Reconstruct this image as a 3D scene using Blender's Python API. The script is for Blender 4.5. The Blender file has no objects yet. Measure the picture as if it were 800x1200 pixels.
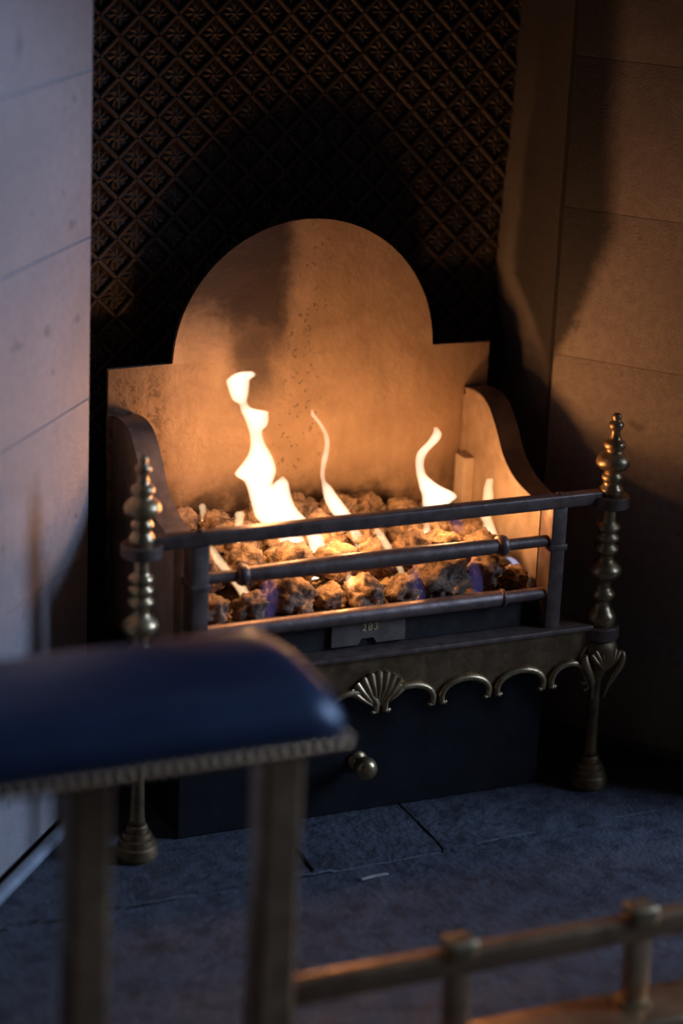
import bpy, bmesh, math, random
from mathutils import Vector, Matrix, noise

# ------------------------------------------------------------------ camera
scene = bpy.context.scene
C = scene.collection
CAM = Vector((-1.16992, -2.38437, 1.28598))
YAW, PITCH, ROLL = math.radians(25.006), math.radians(18.635), math.radians(2.586)
h = Vector((math.sin(YAW), math.cos(YAW), 0)); rt = Vector((math.cos(YAW), -math.sin(YAW), 0)); zz = Vector((0, 0, 1))
fw = h * math.cos(PITCH) - zz * math.sin(PITCH)
up = h * math.sin(PITCH) + zz * math.cos(PITCH)
r2 = rt * math.cos(ROLL) + up * math.sin(ROLL)
u2 = -rt * math.sin(ROLL) + up * math.cos(ROLL)
cd = bpy.data.cameras.new('camera')
cam = bpy.data.objects.new('camera', cd); C.objects.link(cam)
cam.matrix_world = Matrix(((r2.x, u2.x, -fw.x, CAM.x), (r2.y, u2.y, -fw.y, CAM.y), (r2.z, u2.z, -fw.z, CAM.z), (0, 0, 0, 1)))
cd.sensor_fit = 'VERTICAL'; cd.sensor_height = 36; cd.sensor_width = 24; cd.lens = 85
cd.clip_start = 0.05
cd.dof.use_dof = True
cd.dof.focus_distance = (Vector((0.06, 0.08, 0.36)) - CAM).dot(fw)
cd.dof.aperture_fstop = 1.6
scene.camera = cam

# ------------------------------------------------------------------ world and daylight
w = bpy.data.worlds.new('room_dusk'); scene.world = w; w.use_nodes = True
bg = w.node_tree.nodes['Background']
bg.inputs[0].default_value = (0.30, 0.36, 0.50, 1); bg.inputs[1].default_value = 0.022
ld = bpy.data.lights.new('window_daylight', 'AREA'); ld.shape = 'RECTANGLE'; ld.size = 1.0; ld.size_y = 1.4
ld.energy = 96; ld.color = (0.38, 0.58, 1.0)
lo = bpy.data.objects.new('window_daylight', ld); C.objects.link(lo)
lo.location = (2.75, -1.30, 1.55)
lo.rotation_euler = (Vector((-0.2, 0, 0.3)) - lo.location).to_track_quat('-Z', 'Y').to_euler()
vs = scene.view_settings
vs.view_transform = 'Standard'; vs.look = 'None'; vs.exposure = 0.0; vs.gamma = 1.0; vs.use_curve_mapping = False
scene.cycles.sample_clamp_indirect = 3.0
FIRE = (1.0, 0.49, 0.19)
FIRE_W = 1.38

# ------------------------------------------------------------------ materials
def new_mat(name):
    m = bpy.data.materials.new(name); m.use_nodes = True
    return m, m.node_tree.nodes, m.node_tree.links, m.node_tree.nodes['Principled BSDF']
class NT:
    """small helper to write node maths"""
    def __init__(s, m): s.n = m.node_tree.nodes; s.l = m.node_tree.links
    def val(s, sock, v):
        if hasattr(v, 'is_output'): s.l.new(v, sock)
        else: sock.default_value = v
    def m(s, op, a, b=0.0, c=0.0, clamp=False):
        k = s.n.new('ShaderNodeMath'); k.operation = op; k.use_clamp = clamp
        s.val(k.inputs[0], a); s.val(k.inputs[1], b); s.val(k.inputs[2], c); return k.outputs[0]
    def xyz(s):
        t = s.n.new('ShaderNodeTexCoord'); k = s.n.new('ShaderNodeSeparateXYZ'); s.l.new(t.outputs['Object'], k.inputs[0])
        return t.outputs['Object'], k.outputs[0], k.outputs[1], k.outputs[2]
    def noise(s, co, scale, detail=4, rough=0.55, dist=0.0):
        k = s.n.new('ShaderNodeTexNoise'); s.l.new(co, k.inputs['Vector']); k.inputs['Scale'].default_value = scale
        k.inputs['Detail'].default_value = detail; k.inputs['Roughness'].default_value = rough; k.inputs['Distortion'].default_value = dist
        return k.outputs['Fac']
    def scaled(s, co, v):
        k = s.n.new('ShaderNodeMapping'); s.l.new(co, k.inputs[0]); k.inputs['Scale'].default_value = v; return k.outputs[0]
    def smooth(s, v, a, b, lo_=0.0, hi=1.0):
        k = s.n.new('ShaderNodeMapRange'); k.interpolation_type = 'SMOOTHSTEP'
        s.val(k.inputs[0], v); s.val(k.inputs[1], a); s.val(k.inputs[2], b); s.val(k.inputs[3], lo_); s.val(k.inputs[4], hi); return k.outputs[0]
    def mix(s, f, a, b):
        k = s.n.new('ShaderNodeMix'); k.data_type = 'RGBA'
        s.val(k.inputs[0], f)
        for sock, v in ((k.inputs[6], a), (k.inputs[7], b)):
            if hasattr(v, 'is_output'): s.l.new(v, sock)
            else: sock.default_value = (*v, 1)
        return k.outputs[2]
    def bump(s, hgt, dist, strength=1.0):
        k = s.n.new('ShaderNodeBump'); k.inputs['Strength'].default_value = strength; k.inputs['Distance'].default_value = dist
        s.l.new(hgt, k.inputs['Height']); return k.outputs[0]
def simple(name, c1, c2, rough=0.5, metal=0.0, scale=40, bump=0.0, spec=0.5, r2_=None):
    m, n, l, b = new_mat(name); t = NT(m); co, x, y, z = t.xyz()
    f = t.smooth(t.noise(co, scale, 5, 0.6), 0.3, 0.7)
    l.new(t.mix(f, c1, c2), b.inputs['Base Color'])
    b.inputs['Metallic'].default_value = metal
    if r2_ is None: b.inputs['Roughness'].default_value = rough
    else: l.new(t.smooth(t.noise(co, scale * 0.6, 3), 0.3, 0.7, rough, r2_), b.inputs['Roughness'])
    b.inputs['Specular IOR Level'].default_value = spec
    if bump: l.new(t.bump(t.noise(co, scale * 2.5, 5, 0.6), bump), b.inputs['Normal'])
    return m

M = {}
M['brass'] = simple('aged_brass', (0.60, 0.41, 0.21), (0.36, 0.23, 0.105), 0.28, 0.85, 60, 0.0004, r2_=0.46)
M['bronze'] = simple('dull_bronze', (0.30, 0.185, 0.085), (0.17, 0.10, 0.046), 0.38, 0.8, 60, 0.0004, r2_=0.5)
M['fender_brass'] = simple('fender_brass', (0.58, 0.33, 0.16), (0.38, 0.21, 0.10), 0.24, 0.7, 30, 0.0003, r2_=0.4)
M['steel'] = simple('burnished_steel', (0.235, 0.150, 0.110), (0.135, 0.085, 0.062), 0.38, 0.55, 50, 0.0004, r2_=0.55)
M['iron'] = simple('blackened_iron', (0.045, 0.033, 0.027), (0.025, 0.018, 0.015), 0.55, 0.2, 50, 0.0005)
M['cast'] = simple('cast_iron_fireback', (0.085, 0.056, 0.040), (0.04, 0.028, 0.021), 0.62, 0.2, 45, 0.0008)
M['blackbox'] = simple('black_enamel', (0.017, 0.015, 0.015), (0.010, 0.009, 0.009), 0.5, 0.0, 30, 0.0004, spec=0.25)
M['leather'] = simple('dark_navy_leather', (0.030, 0.043, 0.086), (0.021, 0.031, 0.064), 0.36, 0.0, 14, 0.0006)
M['braid'] = simple('seat_braid', (0.095, 0.066, 0.046), (0.06, 0.042, 0.032), 0.6, 0.1, 80, 0.0005)
M['gold'] = simple('stamped_gold', (0.95, 0.60, 0.26), (0.85, 0.5, 0.2), 0.45, 0.1, 50)
M['soot_or_dark'] = simple('sooty_masonry', (0.035, 0.028, 0.024), (0.02, 0.016, 0.014), 0.9, 0, 20, 0.002)
M['mortar'] = simple('dark_mortar', (0.24, 0.19, 0.15), (0.16, 0.12, 0.10), 0.9, 0, 60, 0.001)
M['pointing'] = simple('pale_pointing', (0.150, 0.142, 0.138), (0.060, 0.056, 0.056), 0.9, 0, 70, 0.001)
M['plaster'] = simple('room_plaster', (0.42, 0.38, 0.34), (0.36, 0.33, 0.30), 0.8, 0, 8, 0.001)
M['pipe'] = simple('pale_gas_pipe', (0.36, 0.36, 0.36), (0.26, 0.26, 0.27), 0.5, 0.2, 40)
M['wood'] = simple('pale_splinter', (0.55, 0.48, 0.40), (0.45, 0.38, 0.3), 0.7, 0, 60)
M['ceramic'] = simple('ceramic_block', (0.52, 0.40, 0.28), (0.44, 0.32, 0.21), 0.7, 0, 50, 0.0004)

def stone_mat(name, c1, c2, c3, soot_or_dark=None, rough=0.6):
    m, n, l, b = new_mat(name); t = NT(m); co, x, y, z = t.xyz()
    big = t.smooth(t.noise(co, 5, 4, 0.6, 0.6), 0.3, 0.7)
    fine = t.smooth(t.noise(co, 90, 5, 0.65), 0.25, 0.75)
    col = t.mix(big, c1, c2)
    col = t.mix(t.m('MULTIPLY', fine, 0.55), col, c3)
    spots = t.smooth(t.noise(co, 38, 2, 0.4), 0.68, 0.74)
    col = t.mix(t.m('MULTIPLY', spots, 0.5), col, (c3[0] * 0.5, c3[1] * 0.5, c3[2] * 0.5))
    if soot_or_dark:  # darkening mask mixed over the stone colour
        col = t.mix(soot_or_dark(t, co, x, y, z), col, (0.016, 0.013, 0.011))
    l.new(col, b.inputs['Base Color'])
    b.inputs['Roughness'].default_value = rough
    hgt = t.m('ADD', t.m('MULTIPLY', t.noise(co, 14, 3, 0.5), 1.2), t.m('MULTIPLY', t.noise(co, 330, 6, 0.75), 1.3))
    l.new(t.bump(hgt, 0.0019), b.inputs['Normal'])
    return m
# dark wedge in the stone colour at the back corner, widening upward
def dark_right(t, co, x, y, z):
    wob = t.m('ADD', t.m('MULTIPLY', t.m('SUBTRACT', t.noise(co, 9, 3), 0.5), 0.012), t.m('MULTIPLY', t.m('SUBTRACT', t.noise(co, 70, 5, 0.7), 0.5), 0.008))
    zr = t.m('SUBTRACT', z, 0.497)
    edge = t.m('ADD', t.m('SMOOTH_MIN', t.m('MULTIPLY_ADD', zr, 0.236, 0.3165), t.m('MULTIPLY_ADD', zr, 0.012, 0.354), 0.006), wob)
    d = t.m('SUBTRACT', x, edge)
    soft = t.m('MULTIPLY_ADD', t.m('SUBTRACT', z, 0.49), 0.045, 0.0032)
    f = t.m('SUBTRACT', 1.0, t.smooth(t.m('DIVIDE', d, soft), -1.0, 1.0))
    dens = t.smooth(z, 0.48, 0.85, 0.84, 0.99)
    wedge = t.m('MULTIPLY', t.m('MULTIPLY', f, dens), t.smooth(z, 0.485, 0.500))
    fire_falloff = t.smooth(t.m('ADD', z, t.m('MULTIPLY', t.m('SUBTRACT', t.noise(co, 5, 4), 0.5), 0.25)), 0.55, 1.05, 0.0, 0.72)  # firelight weakening with height, painted as darker stone
    return t.m('MAXIMUM', wedge, fire_falloff)
def dark_return(t, co, x, y, z):  # front part darker, its edge moving back with height
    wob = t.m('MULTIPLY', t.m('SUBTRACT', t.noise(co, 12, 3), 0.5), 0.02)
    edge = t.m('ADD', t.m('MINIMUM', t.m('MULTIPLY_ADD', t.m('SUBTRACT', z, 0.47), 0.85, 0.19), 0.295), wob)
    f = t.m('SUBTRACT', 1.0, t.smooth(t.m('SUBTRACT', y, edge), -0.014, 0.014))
    fire_falloff = t.smooth(t.m('ADD', z, t.m('MULTIPLY', t.m('SUBTRACT', t.noise(co, 7, 4), 0.5), 0.2)), 0.52, 0.95, 0.0, 0.75)  # upward loss of firelight put into the strip's colour
    return t.m('MAXIMUM', t.m('MULTIPLY', f, 0.76), fire_falloff)
M['stone_left'] = stone_mat('cheek_stone_pale', (0.56, 0.455, 0.405), (0.47, 0.385, 0.345), (0.36, 0.295, 0.265), rough=0.42)
M['stone_right'] = stone_mat('cheek_stone_tan', (0.56, 0.43, 0.33), (0.46, 0.345, 0.26), (0.30, 0.215, 0.155), dark_right)
M['stone_return'] = stone_mat('return_stone', (0.34, 0.265, 0.20), (0.28, 0.21, 0.155), (0.19, 0.14, 0.10), dark_return)

def slate_mat():
    m, n, l, b = new_mat('hearth_slate'); t = NT(m); co, x, y, z = t.xyz()
    big = t.smooth(t.noise(co, 4, 4, 0.6, 0.8), 0.3, 0.7)
    med = t.smooth(t.noise(co, 30, 5, 0.68, 0.4), 0.44, 0.64)
    col = t.mix(big, (0.096, 0.095, 0.105), (0.068, 0.066, 0.075))
    col = t.mix(t.m('MULTIPLY', med, 0.75), col, (0.034, 0.031, 0.034))
    scr = t.smooth(t.noise(t.scaled(co, (14, 60, 14)), 3, 3, 0.5, 1.5), 0.70, 0.76)
    col = t.mix(t.m('MULTIPLY', scr, 0.4), col, (0.16, 0.155, 0.16))
    speck = t.smooth(t.noise(co, 150, 1, 0.3), 0.78, 0.82)
    col = t.mix(speck, col, (0.32, 0.31, 0.31))
    warm = t.smooth(y, -0.25, -0.75)
    col = t.mix(t.m('MULTIPLY', warm, 0.5), col, (0.085, 0.060, 0.058))
    l.new(col, b.inputs['Base Color'])
    l.new(t.smooth(t.noise(co, 18, 4), 0.3, 0.7, 0.48, 0.72), b.inputs['Roughness'])
    hgt = t.m('ADD', t.m('MULTIPLY', t.noise(co, 11, 4, 0.6), 2.0), t.m('MULTIPLY', t.noise(co, 90, 5, 0.65), 0.9))
    l.new(t.bump(hgt, 0.0034), b.inputs['Normal'])
    return m
M['slate'] = slate_mat()

def plate_mat():
    """heat-tinted copper-brown back plate with soot deposits and spatter"""
    m, n, l, b = new_mat('heat_tinted_plate'); t = NT(m); co, x, y, z = t.xyz()
    streak = t.noise(t.scaled(co, (9, 9, 3)), 1.6, 5, 0.6, 0.8)
    col = t.mix(t.smooth(streak, 0.3, 0.7), (0.48, 0.315, 0.195), (0.34, 0.215, 0.125))
    pat = t.smooth(t.noise(co, 13, 5, 0.62, 1.0), 0.40, 0.68)
    col = t.mix(t.m('MULTIPLY', pat, 0.62), col, (0.30, 0.185, 0.105))
    grain = t.smooth(t.noise(co, 130, 4, 0.7), 0.3, 0.75)
    col = t.mix(t.m('MULTIPLY', grain, 0.28), col, (0.30, 0.20, 0.13))
    wob = t.m('MULTIPLY', t.m('SUBTRACT', t.noise(co, 16, 4), 0.5), 0.05)
    wob2 = t.m('MULTIPLY', t.m('SUBTRACT', t.noise(co, 60, 4), 0.5), 0.025)
    xx = t.m('ADD', t.m('ADD', x, wob), wob2); zw = t.m('ADD', t.m('ADD', z, wob), wob2)
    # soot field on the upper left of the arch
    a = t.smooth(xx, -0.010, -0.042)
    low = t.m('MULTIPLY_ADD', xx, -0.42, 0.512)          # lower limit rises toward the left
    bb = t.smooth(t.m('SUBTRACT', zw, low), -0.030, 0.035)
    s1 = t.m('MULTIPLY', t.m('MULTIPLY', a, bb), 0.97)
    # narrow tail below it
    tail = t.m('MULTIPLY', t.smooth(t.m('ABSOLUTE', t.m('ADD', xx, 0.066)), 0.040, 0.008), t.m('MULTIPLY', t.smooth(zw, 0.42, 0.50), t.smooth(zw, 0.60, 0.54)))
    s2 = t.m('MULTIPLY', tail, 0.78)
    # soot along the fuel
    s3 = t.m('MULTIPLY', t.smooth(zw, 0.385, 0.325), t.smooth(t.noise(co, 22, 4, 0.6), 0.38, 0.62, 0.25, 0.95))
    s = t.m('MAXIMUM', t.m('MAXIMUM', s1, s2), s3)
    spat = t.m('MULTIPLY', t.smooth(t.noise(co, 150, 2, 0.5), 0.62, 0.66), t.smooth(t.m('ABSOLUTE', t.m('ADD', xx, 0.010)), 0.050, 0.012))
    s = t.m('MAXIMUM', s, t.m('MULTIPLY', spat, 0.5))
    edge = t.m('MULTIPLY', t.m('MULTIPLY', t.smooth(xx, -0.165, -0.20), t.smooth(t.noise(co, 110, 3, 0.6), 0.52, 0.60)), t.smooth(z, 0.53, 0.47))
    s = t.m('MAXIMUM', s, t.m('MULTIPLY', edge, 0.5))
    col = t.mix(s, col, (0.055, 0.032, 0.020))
    l.new(col, b.inputs['Base Color'])
    b.inputs['Metallic'].default_value = 0.25
    l.new(t.smooth(t.noise(co, 20, 4), 0.3, 0.7, 0.48, 0.66), b.inputs['Roughness'])
    l.new(t.bump(t.m('ADD', t.noise(co, 8, 3), t.m('MULTIPLY', t.noise(co, 140, 4), 0.25)), 0.003), b.inputs['Normal'])
    return m
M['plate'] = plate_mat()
M['wing'] = simple('heat_browned_iron', (0.50, 0.36, 0.24), (0.34, 0.235, 0.15), 0.5, 0.3, 26, 0.0006, r2_=0.65)
M['wing_rim'] = simple('dark_rim_iron', (0.27, 0.19, 0.145), (0.17, 0.12, 0.09), 0.5, 0.35, 40, 0.0005)

def coal_mat(name, c1, c2, glow):
    m, n, l, b = new_mat(name); t = NT(m); co, x, y, z = t.xyz()
    f = t.smooth(t.noise(co, 60, 6, 0.7, 0.8), 0.35, 0.68)
    col = t.mix(f, c1, c2)
    ash = t.smooth(t.noise(co, 30, 4, 0.6), 0.60, 0.72)
    col = t.mix(t.m('MULTIPLY', ash, 0.6), col, (0.55, 0.42, 0.30))
    l.new(col, b.inputs['Base Color']); b.inputs['Roughness'].default_value = 0.85
    hot = t.m('MULTIPLY', t.smooth(t.noise(co, 24, 4, 0.65, 1.2), 0.58, 0.72), glow)
    b.inputs['Emission Color'].default_value = (1.0, 0.34, 0.07, 1)
    l.new(hot, b.inputs['Emission Strength'])
    l.new(t.bump(t.m('ADD', t.noise(co, 70, 6, 0.7, 0.6), t.m('MULTIPLY', t.noise(co, 220, 4, 0.7), 0.4)), 0.006), b.inputs['Normal'])
    return m
M['coal'] = coal_mat('burning_coal', (0.40, 0.25, 0.135), (0.060, 0.036, 0.022), 0.8)
M['coal_dark'] = coal_mat('charred_coal', (0.36, 0.22, 0.125), (0.045, 0.028, 0.018), 0.4)

def fire_vol(name, col, eps):
    m = bpy.data.materials.new(name); m.use_nodes = True; nt = m.node_tree; nt.nodes.clear()
    o = nt.nodes.new('ShaderNodeOutputMaterial'); e = nt.nodes.new('ShaderNodeEmission')
    e.inputs[0].default_value = (*col, 1); e.inputs[1].default_value = eps
    nt.links.new(e.outputs[0], o.inputs['Volume']); return m
M['flame'] = fire_vol('flame_core_gas', (1.0, 0.84, 0.68), 105)
M['halo'] = fire_vol('flame_edge_gas', (1.0, 0.42, 0.11), 30)
M['thin'] = fire_vol('thin_flame_gas', (1.0, 0.72, 0.46), 95)
M['blue'] = fire_vol('blue_flame_gas', (0.30, 0.28, 1.0), 4.5)
M['white_blue'] = fire_vol('pale_blue_flame_gas', (0.66, 0.70, 1.0), 80)

# ------------------------------------------------------------------ helpers
def obj(name, bm, m, parent=None, smooth=False, loc=None):
    """bm is in world coordinates; parts keep the frame of the thing they belong to"""
    bmesh.ops.recalc_face_normals(bm, faces=bm.faces)
    me = bpy.data.meshes.new(name); 
    if parent is not None or loc is not None:
        org = Vector(loc) if parent is None else Vector(parent['org'])
        for v in bm.verts: v.co -= org
    bm.to_mesh(me); bm.free()
    me.materials.append(M[m] if isinstance(m, str) else m)
    if smooth:
        for p in me.polygons: p.use_smooth = True
        if smooth != 'all': me.set_sharp_from_angle(angle=math.radians(smooth if smooth is not True else 40))
    o = bpy.data.objects.new(name, me); C.objects.link(o)
    if parent is not None:
        o.parent = parent; o['org'] = list(parent['org'])
    else:
        o['org'] = [0, 0, 0] if loc is None else list(loc)
        if loc is not None: o.location = loc
    return o
def thing(name, label, cat, loc=(0, 0, 0), group=None):
    o = bpy.data.objects.new(name, None); C.objects.link(o); o.location = loc; o['org'] = list(loc)
    o.empty_display_size = 0.05
    tag(o, label, cat, group); return o
def tag(o, label, cat, group=None):
    o['label'] = label; o['category'] = cat
    if group: o['group'] = group
def struct(name, bm, m, label=None, smooth=False):
    o = obj(name, bm, m, None, smooth); o['kind'] = 'structure'
    if label: o['label'] = label
    return o
def B(): return bmesh.new()
def box(bm, x0, x1, y0, y1, z0, z1, bev=0.0, seg=2):
    t = bmesh.new()
    bmesh.ops.create_cube(t, size=1)
    for v in t.verts:
        v.co = Vector(((x0 + x1) / 2 + v.co.x * (x1 - x0), (y0 + y1) / 2 + v.co.y * (y1 - y0), (z0 + z1) / 2 + v.co.z * (z1 - z0)))
    if bev: bmesh.ops.bevel(t, geom=t.edges[:], offset=bev, segments=seg, profile=0.5, affect='EDGES')
    join(bm, t); return bm
def join(bm, t):
    me = bpy.data.meshes.new('tmp'); t.to_mesh(me); t.free(); bm.from_mesh(me); bpy.data.meshes.remove(me)
def prism(bm, pts, axis, a0, a1, bev=0.0, seg=2):
    """polygon pts in the two other axes, extruded along axis"""
    t = bmesh.new()
    def P(u, v, a): return {'x': (a, u, v), 'y': (u, a, v), 'z': (u, v, a)}[axis]
    lo_ = [t.verts.new(P(u, v, a0)) for u, v in pts]; hi = [t.verts.new(P(u, v, a1)) for u, v in pts]
    t.faces.new(lo_); t.faces.new(hi[::-1]); n = len(pts)
    for i in range(n): t.faces.new((lo_[i], lo_[(i + 1) % n], hi[(i + 1) % n], hi[i]))
    if bev:
        ed = [e for e in t.edges if len(e.link_faces) == 2 and any(len(f.verts) == n for f in e.link_faces)]
        bmesh.ops.bevel(t, geom=ed, offset=bev, segments=seg, profile=0.5, affect='EDGES')
    join(bm, t); return bm
def lathe(bm, prof, cx, cy, n=28):
    """prof = [(z, r)] about a vertical axis"""
    rings = []
    for z, r in prof:
        rings.append([bm.verts.new((cx + r * math.cos(2 * math.pi * k / n), cy + r * math.sin(2 * math.pi * k / n), z)) for k in range(n)])
    for a, b in zip(rings, rings[1:]):
        for k in range(n): bm.faces.new((a[k], a[(k + 1) % n], b[(k + 1) % n], b[k]))
    bm.faces.new(rings[0]); bm.faces.new(rings[-1]); return bm
def tube(bm, pts, rad, n=10, closed_ends=True):
    pts = [Vector(p) for p in pts]
    rad = rad if isinstance(rad, (list, tuple)) else [rad] * len(pts)
    rings = []; prev = None
    for i, p in enumerate(pts):
        d = (pts[min(i + 1, len(pts) - 1)] - pts[max(i - 1, 0)]).normalized()
        if prev is None:
            a = d.orthogonal().normalized()
        else:
            a = (prev - d * prev.dot(d)).normalized()
        prev = a; b = d.cross(a)
        rings.append([bm.verts.new(p + (a * math.cos(2 * math.pi * k / n) + b * math.sin(2 * math.pi * k / n)) * rad[i]) for k in range(n)])
    for a, b in zip(rings, rings[1:]):
        for k in range(n): bm.faces.new((a[k], a[(k + 1) % n], b[(k + 1) % n], b[k]))
    if closed_ends: bm.faces.new(rings[0]); bm.faces.new(rings[-1])
    return bm
def spline(p, n):
    """Catmull-Rom through tuples"""
    out = []; L = len(p)
    for i in range(L - 1):
        p0, p1, p2, p3 = p[max(i - 1, 0)], p[i], p[i + 1], p[min(i + 2, L - 1)]
        for k in range(n):
            t = k / n
            out.append(tuple(0.5 * (2 * b + (c - a) * t + (2 * a - 5 * b + 4 * c - d) * t * t + (3 * b - a - 3 * c + d) * t ** 3) for a, b, c, d in zip(p0, p1, p2, p3)))
    out.append(p[-1]); return out
def share(o, parent, loc, name=None, rz=0.0):
    c = o.copy(); C.objects.link(c); c.parent = parent; c.location = loc
    c.rotation_euler.z = rz
    return c

# ------------------------------------------------------------------ the fireplace: cheeks, returns, back, hearth
LC, LD = Vector((-0.311, 0.156)), Vector((math.cos(math.radians(228)), math.sin(math.radians(228))))   # left cheek: back corner and direction to the room
RC, RD = Vector((0.316, 0.190)), Vector((math.cos(math.radians(-52)), math.sin(math.radians(-52))))
FRONT = -0.115
COURSES = [(0.014, 0.135), (0.135, 0.323), (0.323, 0.511), (0.511, 0.699), (0.699, 0.885), (0.885, 1.075)]
def cheek(name, c, d, outward, m, label, gap, bev=0.0012):
    L = (FRONT - c.y) / d.y
    nrm = Vector((-d.y, d.x)) * outward          # pointing away from the fire
    def quad(bm, s0, s1, o0, o1, z0, z1, bev=0):
        t = bmesh.new(); bmesh.ops.create_cube(t, size=1)
        for v in t.verts:
            s = s0 if v.co.x < 0 else s1; oo = o0 if v.co.y < 0 else o1; z = z0 if v.co.z < 0 else z1
            p = c + d * s + nrm * oo; v.co = Vector((p.x, p.y, z))
        if bev: bmesh.ops.bevel(t, geom=t.edges[:], offset=bev, segments=3, profile=0.5, affect='EDGES')
        join(bm, t); return bm
    base = struct(name, quad(B(), 0.004, L, 0.004, 0.14, 0.0, 1.075), 'mortar', label)
    for z0, z1 in COURSES:
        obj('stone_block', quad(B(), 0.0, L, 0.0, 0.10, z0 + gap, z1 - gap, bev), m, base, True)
    return base
cheek('wall_left', LC, LD, -1, 'stone_left', 'pale stone cheek on the left, washed in blue daylight', 0.0005)
cheek('wall_right', RC, RD, 1, 'stone_right', 'tan stone cheek on the right, lit by the fire, darker in its corner', 0.00012, 0.0006)

# returns between the cheeks and the iron back
def ret(name, prof_front, prof_back, side, m, label):
    bm = B(); zs = [0.0 + 0.025 * i for i in range(44)]
    def interp(tab, z):
        for (z0, a), (z1, b) in zip(tab, tab[1:]):
            if z0 <= z <= z1: return a + (b - a) * (z - z0) / (z1 - z0)
        return tab[-1][1]
    cols = []
    for z in zs:
        f = interp(prof_front, z); bk = interp(prof_back, z) + 0.0035 * noise.noise(Vector((1.3, 7 * side, z * 26)))
        row = []
        for k in range(7):
            u = k / 6; y = YF[side] + (0.332 - YF[side]) * u
            x = f + (bk - f) * u + 0.0012 * noise.noise(Vector((u * 6, z * 14, side)))
            row.append(bm.verts.new((x, y, z)))
        row.append(bm.verts.new((interp(prof_back, z) + side * 0.09, 0.340, z))); row.append(bm.verts.new((f + side * 0.09, YF[side], z)))
        cols.append(row)
    for a, b in zip(cols, cols[1:]):
        n = len(a)
        for k in range(n): bm.faces.new((a[k], a[(k + 1) % n], b[(k + 1) % n], b[k]))
    bm.faces.new(cols[0]); bm.faces.new(cols[-1])
    return struct(name, bm, m, label, 30)
YF = {1: 0.2050, -1: 0.165}
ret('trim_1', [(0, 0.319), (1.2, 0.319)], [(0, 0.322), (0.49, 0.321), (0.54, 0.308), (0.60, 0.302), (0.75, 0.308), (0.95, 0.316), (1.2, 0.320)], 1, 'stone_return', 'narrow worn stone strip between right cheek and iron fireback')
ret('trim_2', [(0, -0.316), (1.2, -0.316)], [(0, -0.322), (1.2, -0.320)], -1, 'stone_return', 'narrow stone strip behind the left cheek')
struct('wall_back', box(B(), -0.45, 0.45, 0.352, 0.45, 0, 1.3), 'soot_or_dark', 'sooty masonry behind the cast iron fireback')
struct('ceiling', box(B(), -0.75, 0.75, -0.115, 0.45, 1.30, 1.38), 'soot_or_dark', 'sooty throat of the chimney above the fire')
struct('wall_front', prism(B(), [(-2.2, 0), (-0.555, 0), (-0.555, 1.075), (0.555, 1.075), (0.555, 0), (2.2, 0), (2.2, 2.4), (-2.2, 2.4)], 'y', FRONT, FRONT + 0.12), 'plaster', 'plain wall around the fireplace opening')

struct('daylight_block', box(B(), 0.556, 0.76, -0.185, FRONT - 0.001, -0.012, 1.16, 0.004), 'plaster', 'added unseen block keeping daylight off the right hearth')  # added out of view to keep window daylight off the right hearth
struct('daylight_block_twin', box(B(), -0.76, -0.556, -0.185, FRONT - 0.001, -0.012, 1.16, 0.004), 'plaster', 'added unseen twin of the right daylight block')  # added out of view to mirror the right-hand daylight blocker
# hearth: a bed with separate slate slabs
fl = struct('floor', box(B(), -2.2, 2.2, -2.2, 0.45, -0.08, -0.012), 'mortar', 'dark stone hearth floor of worn slate slabs')
def slab(pts, z1, seed):
    """plan polygon with wandering, chipped edges"""
    out = []; n = len(pts)
    for i in range(n):
        a, b = Vector(pts[i]), Vector(pts[(i + 1) % n]); L = (b - a).length; k = max(1, int(L / 0.02))
        nr = Vector((-(b - a).y, (b - a).x)).normalized()
        for j in range(k):
            p = a + (b - a) * j / k
            o = (noise.noise(Vector((p.x * 22, p.y * 22, seed))) * 0.5 + noise.noise(Vector((p.x * 70, p.y * 70, seed + 4))) * 0.5) * 0.0030
            out.append(p + nr * o)
    bm = B(); top = [bm.verts.new((p.x, p.y, z1)) for p in out]
    c = bm.faces.new(top)
    r = bmesh.ops.extrude_face_region(bm, geom=[c]); vs_ = [g for g in r['geom'] if isinstance(g, bmesh.types.BMVert)]
    for v in vs_: v.co.z = -0.03
    ed = [e for e in bm.edges if abs(e.verts[0].co.z - z1) < 1e-6 and abs(e.verts[1].co.z - z1) < 1e-6]
    bmesh.ops.bevel(bm, geom=ed, offset=0.0016, segments=2, affect='EDGES')
    return obj('slab', bm, 'slate', fl)
g = 0.0016
bm = B(); up_, dn = [], []                                 # chipped pale pointing in the long joint
for i in range(150):
    x = -0.72 + 1.62 * i / 149
    yj = -0.1135 + 0.0105 * max(0.0, min(1.0, (x + 0.7) / 0.62)) * (0.8 if x < -0.08 else 1.0) + (0.011 * max(0.0, (x + 0.087) / 0.47) if x > -0.087 else 0)
    wv = 0.0032 + 0.0030 * noise.noise(Vector((x * 40, 2, 0))) + 0.0022 * noise.noise(Vector((x * 110, 5, 0)))
    wv = max(0.0006, wv - 0.0018) * (1.0 if x < 0.05 else 0.7); zj = 0.0004 + 0.0008 * noise.noise(Vector((x * 60, 7, 0))) - (0.004 if noise.noise(Vector((x * 11, 3, 8))) < 0.02 else 0)
    up_.append((bm.verts.new((x, yj + wv, zj - 0.0012)), bm.verts.new((x, yj, zj + 0.0004)), bm.verts.new((x, yj - wv, zj - 0.0016))))
for a, b in zip(up_, up_[1:]):
    bm.faces.new((a[0], a[1], b[1], b[0])); bm.faces.new((a[1], a[2], b[2], b[1]))
obj('joint_pointing', bm, 'pointing', fl, 'all')
slab([(-0.75, -0.112 + g), (-0.122 - g, -0.104 + g), (-0.080 - g, 0.42), (-0.75, 0.42)], 0.0, 1)
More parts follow.
